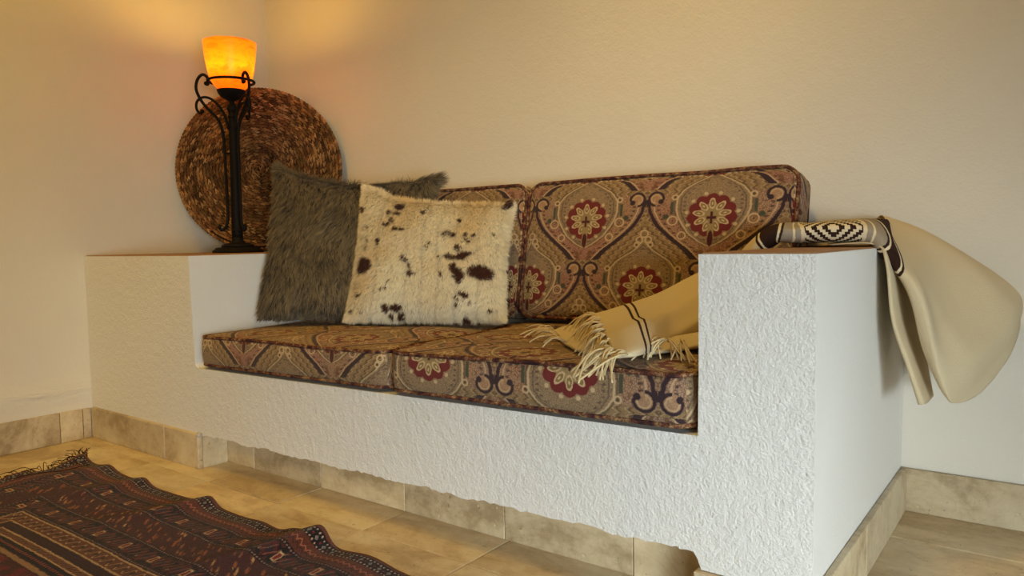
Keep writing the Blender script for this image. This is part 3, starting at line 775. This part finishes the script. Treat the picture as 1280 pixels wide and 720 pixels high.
br = np.clip(1+.12*cl+RNG.normal(0, .1, len(u)), .5, 1.2)[:, None]*(1-.22*sg)[:, None]
local(root, strands(P, N, dirs, ln, RNG.uniform(.001, .0018, len(u)), np.clip(cols*br*1.08, 0, .95), cols*.8, 'fur', root, M['fur'], .7, 2))

# ------------------------------------------------------------------ braided jute disc leaning in the corner
DR = .326; dn = np.array([.664, -.748, 0]); dn /= np.linalg.norm(dn); lean = math.radians(4)
dnx = dn*math.cos(lean)+np.array([0, 0, 1])*math.sin(lean); dxx = np.cross(np.array([0, 0, 1]), dn); dzz = np.cross(dnx, dxx)
dc = np.array([.282, -.262, H+.003])+dzz*(DR+.003)-0*dnx
disc = empty('woven_disc', (dc[0], dc[1], H+.003)); tag(disc, 'round braided brown jute mat leaning in the corner behind the lamp', 'mat')
def d2w(q): return dc+q[:, 0:1]*dxx+q[:, 1:2]*dzz+q[:, 2:3]*dnx
pitch = .0125; Vs = []; Fs = []; Cs = []; off = 0
th = np.linspace(0, 2*PI, 6, endpoint=False)
prof_t = np.array([-1, -.55, .1, .65, 1.]); prof_r = np.array([.25, .85, 1, .8, .2])
def stitch(c, along, across, L, w, hgt, colr):
    global off
    nrm = np.cross(along, across)
    V = (c+along*(prof_t*L/2)[:, None])[:, None]+(prof_r[:, None, None]*(np.cos(th)[None, :, None]*across*w/2+np.sin(th)[None, :, None]*nrm*hgt/2))
    Vs.append(V.reshape(-1, 3)); Fs.append(grid_faces(5, 6, True)+off); Cs.append(np.tile(colr, (30, 1))); off += 30
ang = 0.; g = random.Random(9)
palette = [L3((124, 88, 52)), L3((144, 104, 62)), L3((98, 70, 44)), L3((166, 122, 76)), L3((124, 82, 48))]
while True:
    r = .006+pitch*ang/(2*PI)
    if r > DR-.012: break
    rad = np.array([math.cos(ang), math.sin(ang), 0]); tan = np.array([-math.sin(ang), math.cos(ang), 0])
    tone = palette[g.randrange(5)]*g.uniform(.8, 1.15)*(1+.22*math.sin(r/DR*21))
    k = g.random()
    if k < (.16 if .66 < r/DR < .86 else .05): tone = L3((178, 138, 92))*g.uniform(.8, 1.1)
    elif k > .8: tone = tone*.5
    for sgn in (1, -1):
        al = tan*math.cos(.3)+rad*math.sin(.3)*sgn; ac = rad*math.cos(.3)-tan*math.sin(.3)*sgn
        c = rad*(r+sgn*pitch*.2)+tan*(.0045 if sgn > 0 else 0)+np.array([0, 0, .0075+g.uniform(-.0015, .002)])
        stitch(c, al, ac, *[.019*g.uniform(.9, 1.15), .0048, .0078], tone*g.uniform(.75, 1.2))
    ang += .0120/max(r, .006)
for i in range(150):          # overcast rim
    a = 2*PI*i/150; rad = np.array([math.cos(a), math.sin(a), 0]); tan = np.array([-math.sin(a), math.cos(a), 0])
    stitch(rad*(DR-.007)+np.array([0, 0, .004]), rad*.45+tan*.9, rad*.9-tan*.45, .02, .012, .016, palette[g.randrange(5)]*g.uniform(.8, 1.2))
q = np.concatenate(Vs); wv = np.sin(np.arctan2(q[:, 1], q[:, 0])*3+1)*.004*(np.hypot(q[:, 0], q[:, 1])/DR)**2; q[:, 2] += wv
o = mesh('braid', d2w(q), np.concatenate(Fs), M['jute'], disc, col=np.concatenate(Cs)); o['kind'] = 'stuff'; local(disc, o)
m = MB(); m.lathe([(.001, -.003), (DR-.012, -.003), (DR-.008, 0), (DR-.012, .003), (.001, .003)], 64)
m.V = [d2w(v) for v in m.V]; local(disc, m.build('backing', M['jute_back'], disc))

# ------------------------------------------------------------------ iron lamp with alabaster shade
LX, LY = .395, -.44
lamp = empty('table_lamp', (LX, LY, H+.0028)); tag(lamp, 'black wrought iron scroll lamp with glowing amber glass shade on the left arm', 'lamp')
m = MB(); m.lathe([(.098, 0), (.099, .006), (.096, .012), (.088, .015), (.086, .02), (.07, .023)], 40); m.build('base', M['iron'], lamp)
m = MB(); m.lathe([(.062, .022), (.064, .03), (.05, .036), (.03, .04), (.022, .05), (.024, .056), (.018, .064)], 32); m.build('foot', M['iron'], lamp)
m = MB()
n = 16; zz = np.linspace(.06, .565, 24)
prof = [(.0195-.005*(t-.06)/.5, t) for t in zz]
m.lathe(prof, n); V = m.V[0]; a = np.arctan2(V[:, 1], V[:, 0]); rr = 1+.14*np.cos(a*8); V[:, 0] *= rr; V[:, 1] *= rr
m.lathe([(.02, .085), (.023, .09), (.02, .095)], 20); m.lathe([(.016, .54), (.019, .546), (.016, .552)], 20)
m.build('post', M['iron'], lamp)
ZR = .655          # ring height above the arm
m = MB(); m.lathe([(.012, .56), (.018, .568), (.021, .578), (.018, .59), (.01, .598), (.01, .606), (.022, .612), (.04, .622), (.05, .634), (.055, .646), (.056, .650), (.05, .650), (.04, .64), (.001, .636)], 32); m.build('cup', M['iron'], lamp)
m = MB(); a = np.linspace(0, 2*PI, 48, endpoint=False)
Vt, Ft = tube_geo(np.stack([np.cos(a)*.088, np.sin(a)*.088, np.full(48, ZR+.03)], 1), .0055, 8, closed=True); m.add(Vt, Ft); m.build('ring', M['iron'], lamp)
azl = math.atan2(-.837, -.547)
Acurve = [(.094, -.012), (.088, -.016), (.085, -.004), (.09, .014), (.104, .022), (.118, .012), (.128, -.008), (.131, -.035), (.124, -.06), (.108, -.09), (.085, -.118), (.06, -.145), (.044, -.18), (.037, -.23), (.035, -.32), (.034, -.42), (.033, -.52), (.036, -.565), (.05, -.59), (.062, -.592), (.066, -.58), (.06, -.572)]
Bcurve = [(.112, -.122), (.116, -.13), (.126, -.126), (.133, -.11), (.131, -.088), (.118, -.072), (.1, -.066), (.078, -.072), (.055, -.092), (.036, -.12), (.024, -.155), (.017, -.19)]
for k in range(3):
    az = azl+k*2*PI/3
    m = MB(); ends = []
    for cv, rad in ((Acurve, .0058), (Bcurve, .005)):
        P = catmull([(r*math.cos(az), r*math.sin(az), ZR+.03+z) for r, z in cv], 5); m.tube(P, rad, 8)
        ends.append(P[0])
    P = [(.036*math.cos(az), .036*math.sin(az), .4), (.012*math.cos(az), .012*math.sin(az), .4)]
    m.tube(P, .004, 6)
    sa_ = m.build('scroll_arm', M['iron'], lamp)
    for e in ends:
        m = MB(); m.lathe([(.001, -.0085), (.006, -.006), (.0085, 0), (.006, .006), (.001, .0085)], 10, e); m.build('ball_end', M['iron'], sa_)
prof = catmull([(.045, 0), (.062, .012), (.076, .035), (.087, .07), (.094, .11), (.0985, .15), (.101, .186)], 5)
n = 48; a = np.arange(n)*2*PI/n; full = [(r, z) for r, z in prof]+[(r-.004, z) for r, z in prof[::-1]]
m = MB(); m.lathe(full, n, cap=False)
sh = m.build('shade', M['shade'], lamp); sh.location = (0, 0, .652); sh['label'] = 'amber alabaster glass cup, lit from within'
m = MB(); m.lathe([(.001, 0), (.012, .002), (.02, .02), (.026, .045), (.022, .066), (.01, .078), (.001, .08)], 20)
bm_ = Mat('bulb', .4); bm_.b.inputs['Emission Color'].default_value = (1, .72, .3, 1); bm_.b.inputs['Emission Strength'].default_value = 6; bm_.col((1, .9, .7, 1))
b = m.build('bulb', bm_.m, lamp); b.location = (0, 0, .655)
pl = bpy.data.lights.new('lamp_light', 'POINT'); pl.energy = 4.3; pl.color = (1, .69, .11); pl.shadow_soft_size = .03
po = bpy.data.objects.new('lamp_light', pl); C.objects.link(po); po.location = (LX, LY, H+.738)
lamp.scale = (.91, .91, .91)

# ------------------------------------------------------------------ wool blanket over the right arm
bl = empty('throw_blanket', (2.3, -.3, H)); tag(bl, 'oatmeal wool throw with brown diamond band draped over the right arm', 'blanket')
def A3(*p): return np.array(p, float)
TA = H+.0045
ST_ = [  # far edge, near edge, thickness, side roll
    (AT(742, 394, y=-.40), AT(768, 446, z=.478), .020),
    (AT(770, 387, y=-.38), AT(800, 441, z=.482), .026),
    (AT(822, 370, y=-.33), AT(838, 426, y=-.56), .034),
    (AT(868, 349, y=-.25), AT(880, 402, y=-.47), .044),
    (A3(2.2, -.238, .632), A3(2.255, -.42, .575), .044),
    (A3(2.315, -.205, .706), A3(2.317, -.385, .677), .038),
    (A3(2.36, -.07, TA+.036), A3(2.375, -.362, TA+.027), .045),
    (A3(2.44, -.065, TA+.040), A3(2.455, -.352, TA+.030), .05),
    (A3(2.50, -.06, TA+.040), A3(2.525, -.35, TA+.022), .05),
    (AT(1098, 272, y=-.065), A3(2.575, -.36, .628), .034),
    (AT(1150, 290, y=-.06), AT(1142, 372, y=-.37), .034),
    (AT(1215, 325, y=-.055), AT(1154, 432, y=-.36), .028),
    (AT(1270, 366, y=-.05), AT(1172, 478, y=-.345), .024),
    (AT(1274, 398, y=-.05), AT(1186, 500, y=-.33), .010),
]
def loft(ST_, nper, nt, u0_station, name, mat, ridge=None, thick_scale=1):
    F_ = catmull([s[0] for s in ST_], nper); N_ = catmull([s[1] for s in ST_], nper); Hh = catmull(np.array([[s[2]] for s in ST_]), nper)[:, 0]*thick_scale
    mid = (F_+N_)/2; ds = np.gradient(mid, axis=0)
    out = np.cross(N_-F_, ds); out /= np.linalg.norm(out, axis=1)[:, None]
    L = np.concatenate([[0], np.cumsum(np.linalg.norm(np.diff(mid, axis=0), axis=1))]); L -= L[u0_station*nper]
    def run(Q): l = np.concatenate([[0], np.cumsum(np.linalg.norm(np.diff(Q, axis=0), axis=1))]); return l-l[u0_station*nper]
    LF, LN = run(F_), run(N_)
    ns = len(mid); nb = 2*nt
    a = np.linspace(0, 2*PI, nb, endpoint=False)
    ca = np.sign(np.cos(a))*np.abs(np.cos(a))**.45; sa = np.sign(np.sin(a))*np.abs(np.sin(a))**.62     # flat superellipse
    V = np.zeros((ns, nb, 3)); UV = np.zeros((ns, nb, 2)); W = np.linalg.norm(N_-F_, axis=1)
    for i in range(ns):
        w = (1-ca)/2            # 0 at far edge .. 1 at near edge (ca=1 -> far)
        P = F_[i]+(N_[i]-F_[i])*w[:, None]+out[i]*(sa*Hh[i]/2)[:, None]
        if ridge is not None: P = P+out[i]*(ridge(L[i], w)*(sa > -.2))[:, None]
        if u0_station == 7 and L[i] > .2: P = P+ds[i]/np.linalg.norm(ds[i])*(.05*np.sin(w*PI)**.6*((L[i]-.2)/(L[-1]-.2))**2)[:, None]
        V[i] = P; kk = min(1, max(0, (L[i]+.30)/.18)); UV[i, :, 0] = ((LF[i]+.115)*(1-w)+LN[i]*w)*kk+L[i]*(1-kk) if u0_station == 7 else L[i]+.95; UV[i, :, 1] = (w-.5)*W[i]+(sa < 0)*.013
    seg_ = np.linalg.norm(np.diff(np.concatenate([V, V[:, :1]], 1), axis=1), axis=2); per_ = np.concatenate([np.zeros((ns, 1)), np.cumsum(seg_, 1)], 1)[:, :nb]
    UV[:, :, 1] = -np.abs(per_-per_[:, nt:nt+1]); half_ = seg_.sum(1)[:, None]/2; UV[:, :, 1] = np.where(np.arange(nb)[None] > nt, -UV[:, :, 1], UV[:, :, 1])
    F = [tuple(f) for f in grid_faces(ns, nb, True)]
    for b0, fl in ((0, 1), ((ns-1)*nb, -1)):
        for k in range(nt): F.append((b0+k, b0+k+1, b0+(nb-k-1) % nb, b0+(nb-k) % nb)[::fl])
    return mesh(name, V.reshape(-1, 3), F, mat, bl, UV.reshape(-1, 2))
def ridge(L, w):
    r = .010*np.sin(w*PI)*np.sin(L*9+w*2)*(L < -.1)
    r = r+.018*np.exp(-((w-.72)/.14)**2)*np.clip((-L-.1)/.2, 0, 1)*np.clip((L+.75)/.25, 0, 1)
    r = r-.010*np.exp(-((w-.45)/.10)**2)*np.clip((-L-.1)/.2, 0, 1)
    r = r+np.clip((L-.12)/.15, 0, 1)*(.012*np.sin(w*7.5+L*3)+.008*np.sin(w*15-L*6))
    return r*np.clip((.43-L)/.12, 0, 1)
local(bl, loft(ST_, 10, 26, 7, 'woven_cloth', M['blanket'], ridge))
# inner fold hanging close to the arm, and the lower layer on the seat
IN_ = [(A3(2.42, -.12, TA+.005), A3(2.44, -.345, TA+.004), .006), (A3(2.52, -.12, TA+.006), A3(2.535, -.35, TA+.004), .008), (A3(2.566, -.12, .635), A3(2.562, -.372, .63), .012),
       (A3(2.58, -.12, .52), AT(1116, 400, y=-.38), .014), (A3(2.60, -.14, .42), AT(1136, 460, y=-.37), .016), (A3(2.62, -.18, .33), AT(1152, 506, y=-.36), .02)]
local(bl, loft(IN_, 8, 14, 2, 'inner_fold', M['blanket']))
LOW = [(AT(690, 414, z=.458), AT(706, 430, z=.458), .009), (AT(716, 407, z=.458), AT(735, 441, z=.459), .011), (AT(790, 409, z=.462), AT(815, 441, z=.464), .012), (A3(2.2, -.3, .485), A3(2.26, -.60, .465), .014), (A3(2.31, -.27, .52), A3(2.322, -.5, .475), .014)]
local(bl, loft(LOW, 8, 14, 4, 'lower_layer', M['blanket']))
LOW2 = [(AT(800, 428, z=.462), AT(812, 443, z=.460), .009), (A3(2.2, -.50, .476), A3(2.25, -.63, .466), .012), (A3(2.31, -.42, .50), A3(2.325, -.6, .487), .012)]
local(bl, loft(LOW2, 8, 12, 2, 'lower_layer', M['blanket']))
# fringe tassels, each a bunch of twisted cords
gt = random.Random(12)
def tassel(p, d, L, nc=6, droop=1., floor_z=.4555, spread=.012):
    m = MB(); d = np.array(d, float); d /= np.linalg.norm(d)
    for k in range(nc):
        q0 = p+np.array([gt.uniform(-1, 1)*.004, gt.uniform(-1, 1)*.006, gt.uniform(-.003, .004)])
        l = L*gt.uniform(.8, 1.15); dd = d+np.array([gt.gauss(0, .22), gt.gauss(0, .22), 0])
        P = [q0]; c1 = gt.uniform(-.7, .7); side = np.array([-dd[1], dd[0], 0])
        for t in (.3, .6, .85, 1.):
            q = q0+dd*l*t+side*c1*l*t*t+np.array([0, 0, .012*math.sin(t*PI)-droop*(q0[2]-floor_z)*t**1.4])
            q[2] = max(q[2], floor_z if q[1] > -.80 else .40); P.append(q)
        m.tube(catmull(P, 4), .0018, 5)
    o = m.build('tassel', M['cord'], bl); local(bl, o)
F0, N0 = ST_[0][0], ST_[0][1]
for k in range(10):
    w_ = (k+.3)/10; p = F0+(N0-F0)*w_+A3(0, 0, .012*math.sin(w_*PI)+.004)
    tassel(p, (-.75+.55*w_, -.35-.5*w_, .05), .055-.012*w_+.02*math.sin(k*2.1), 6, 1.0)
tassel(N0+A3(.0, -.005, .012), (-.1, -.95, 0), .095, 9); tassel(N0+A3(.022, .0, .008), (-.05, -1, 0), .08, 7); pass
for k in range(5):
    p = LOW[0][0]+(LOW[0][1]-LOW[0][0])*(k/4); tassel(p+A3(0, 0, .003), (-.8, -.35, 0), .065, 4)
p2 = AT(822, 428, z=.482)
for k, dx in enumerate((0, .02, .045)): tassel(p2+A3(dx, .01, .004), (-.2+.3*k, -.75, 0), .05, 7)

# ------------------------------------------------------------------ rug
rug = empty('area_rug', (1.6, -1.6, 0)); tag(rug, 'dark red patterned wool rug with rippled edge on the tile floor', 'rug')
x0, x1, ye, yb = .345, 2.75, -.992, -2.3
uu = np.unique(np.concatenate([np.linspace(0, 1.7, 230), np.linspace(1.7, x1-x0, 60)])); vv = np.unique(np.concatenate([np.linspace(0, .5, 70), np.linspace(.5, ye-yb, 30)]))
U, Vv = np.meshgrid(uu, vv, indexing='ij')
bx = [(AT(142, 584, z=.01)[0], .010, .05), (AT(184, 601, z=.01)[0], .013, .045), (AT(265, 627, z=.01)[0], .018, .045), (AT(330, 655, z=.01)[0], .006, .06), (AT(365, 668, z=.01)[0], .012, .035), (AT(402, 668, z=.02)[0], .036, .05), (AT(460, 700, z=.01)[0], .010, .08), (1.95, .012, .08), (2.2, .02, .06)]
Z = .0085+.0015*np.sin(U*9+Vv*5)
shift = np.zeros_like(U)
for cx, amp, sg in bx:
    e = np.exp(-((U+x0-cx+Vv*.45)/sg)**2); Z += amp*e*np.exp(-(Vv/.16)**1.5); shift += amp*.55*e*np.exp(-Vv/.12)
Z += .012*np.exp(-(U/.05)**2)*(.5+.5*np.sin(Vv*40))*np.exp(-U/.1)+.018*np.exp(-((U)/.04)**2-((Vv)/.04)**2)
X = x0+U+.03*Vv*np.exp(-U/1.)+.004*np.sin(Vv*30)*np.exp(-U/.1); Y = ye-Vv+shift+.004*np.sin(U*11)*np.exp(-Vv/.2)
nu, nv = U.shape
top = np.stack([X, Y, Z], -1).reshape(-1, 3); bot = top.copy(); bot[:, 2] -= .007
UV = np.stack([U, Vv], -1).reshape(-1, 2)
f = grid_faces(nu, nv); nn_ = nu*nv
edge = [i*nv for i in range(nu)]+[(nu-1)*nv+j for j in range(1, nv)]+[i*nv+nv-1 for i in range(nu-2, -1, -1)]+[j for j in range(nv-2, 0, -1)]
ef = np.array([(a, b, b+nn_, a+nn_) for a, b in zip(edge, edge[1:]+edge[:1])])
F = np.concatenate([f[:, ::-1], f+nn_, ef])
local(rug, mesh('pile', np.concatenate([top, bot]), F, M['rug'], rug, np.concatenate([UV, UV])))
m = MB(); g = random.Random(21)
for i in range(150):
    vpos = g.uniform(0, .75)**1.0 if i > 25 else g.uniform(-.01, .03)
    p = np.array([x0+.03*max(vpos, 0)+.004, ye-vpos, .008]); l = g.uniform(.02, .06)
    a = g.uniform(-.9, .9); z1 = g.uniform(.0, .022) if i > 25 else g.uniform(.01, .035)
    P = [p, p+np.array([-l*.5, a*l*.4, z1]), p+np.array([-l, a*l, max(.002, z1*.4) if i > 25 else z1])]
    m.tube(catmull(P, 3), .0011, 4)
P = [AT(112, 580, z=.02), AT(80, 588, z=.03), AT(52, 591, z=.028), AT(25, 596, z=.02), AT(8, 601, z=.012)]
m.tube(catmull(P, 5), .0016, 5)
o = local(rug, m.build('fringe', M['rug_fringe'], rug)); o['kind'] = 'stuff'
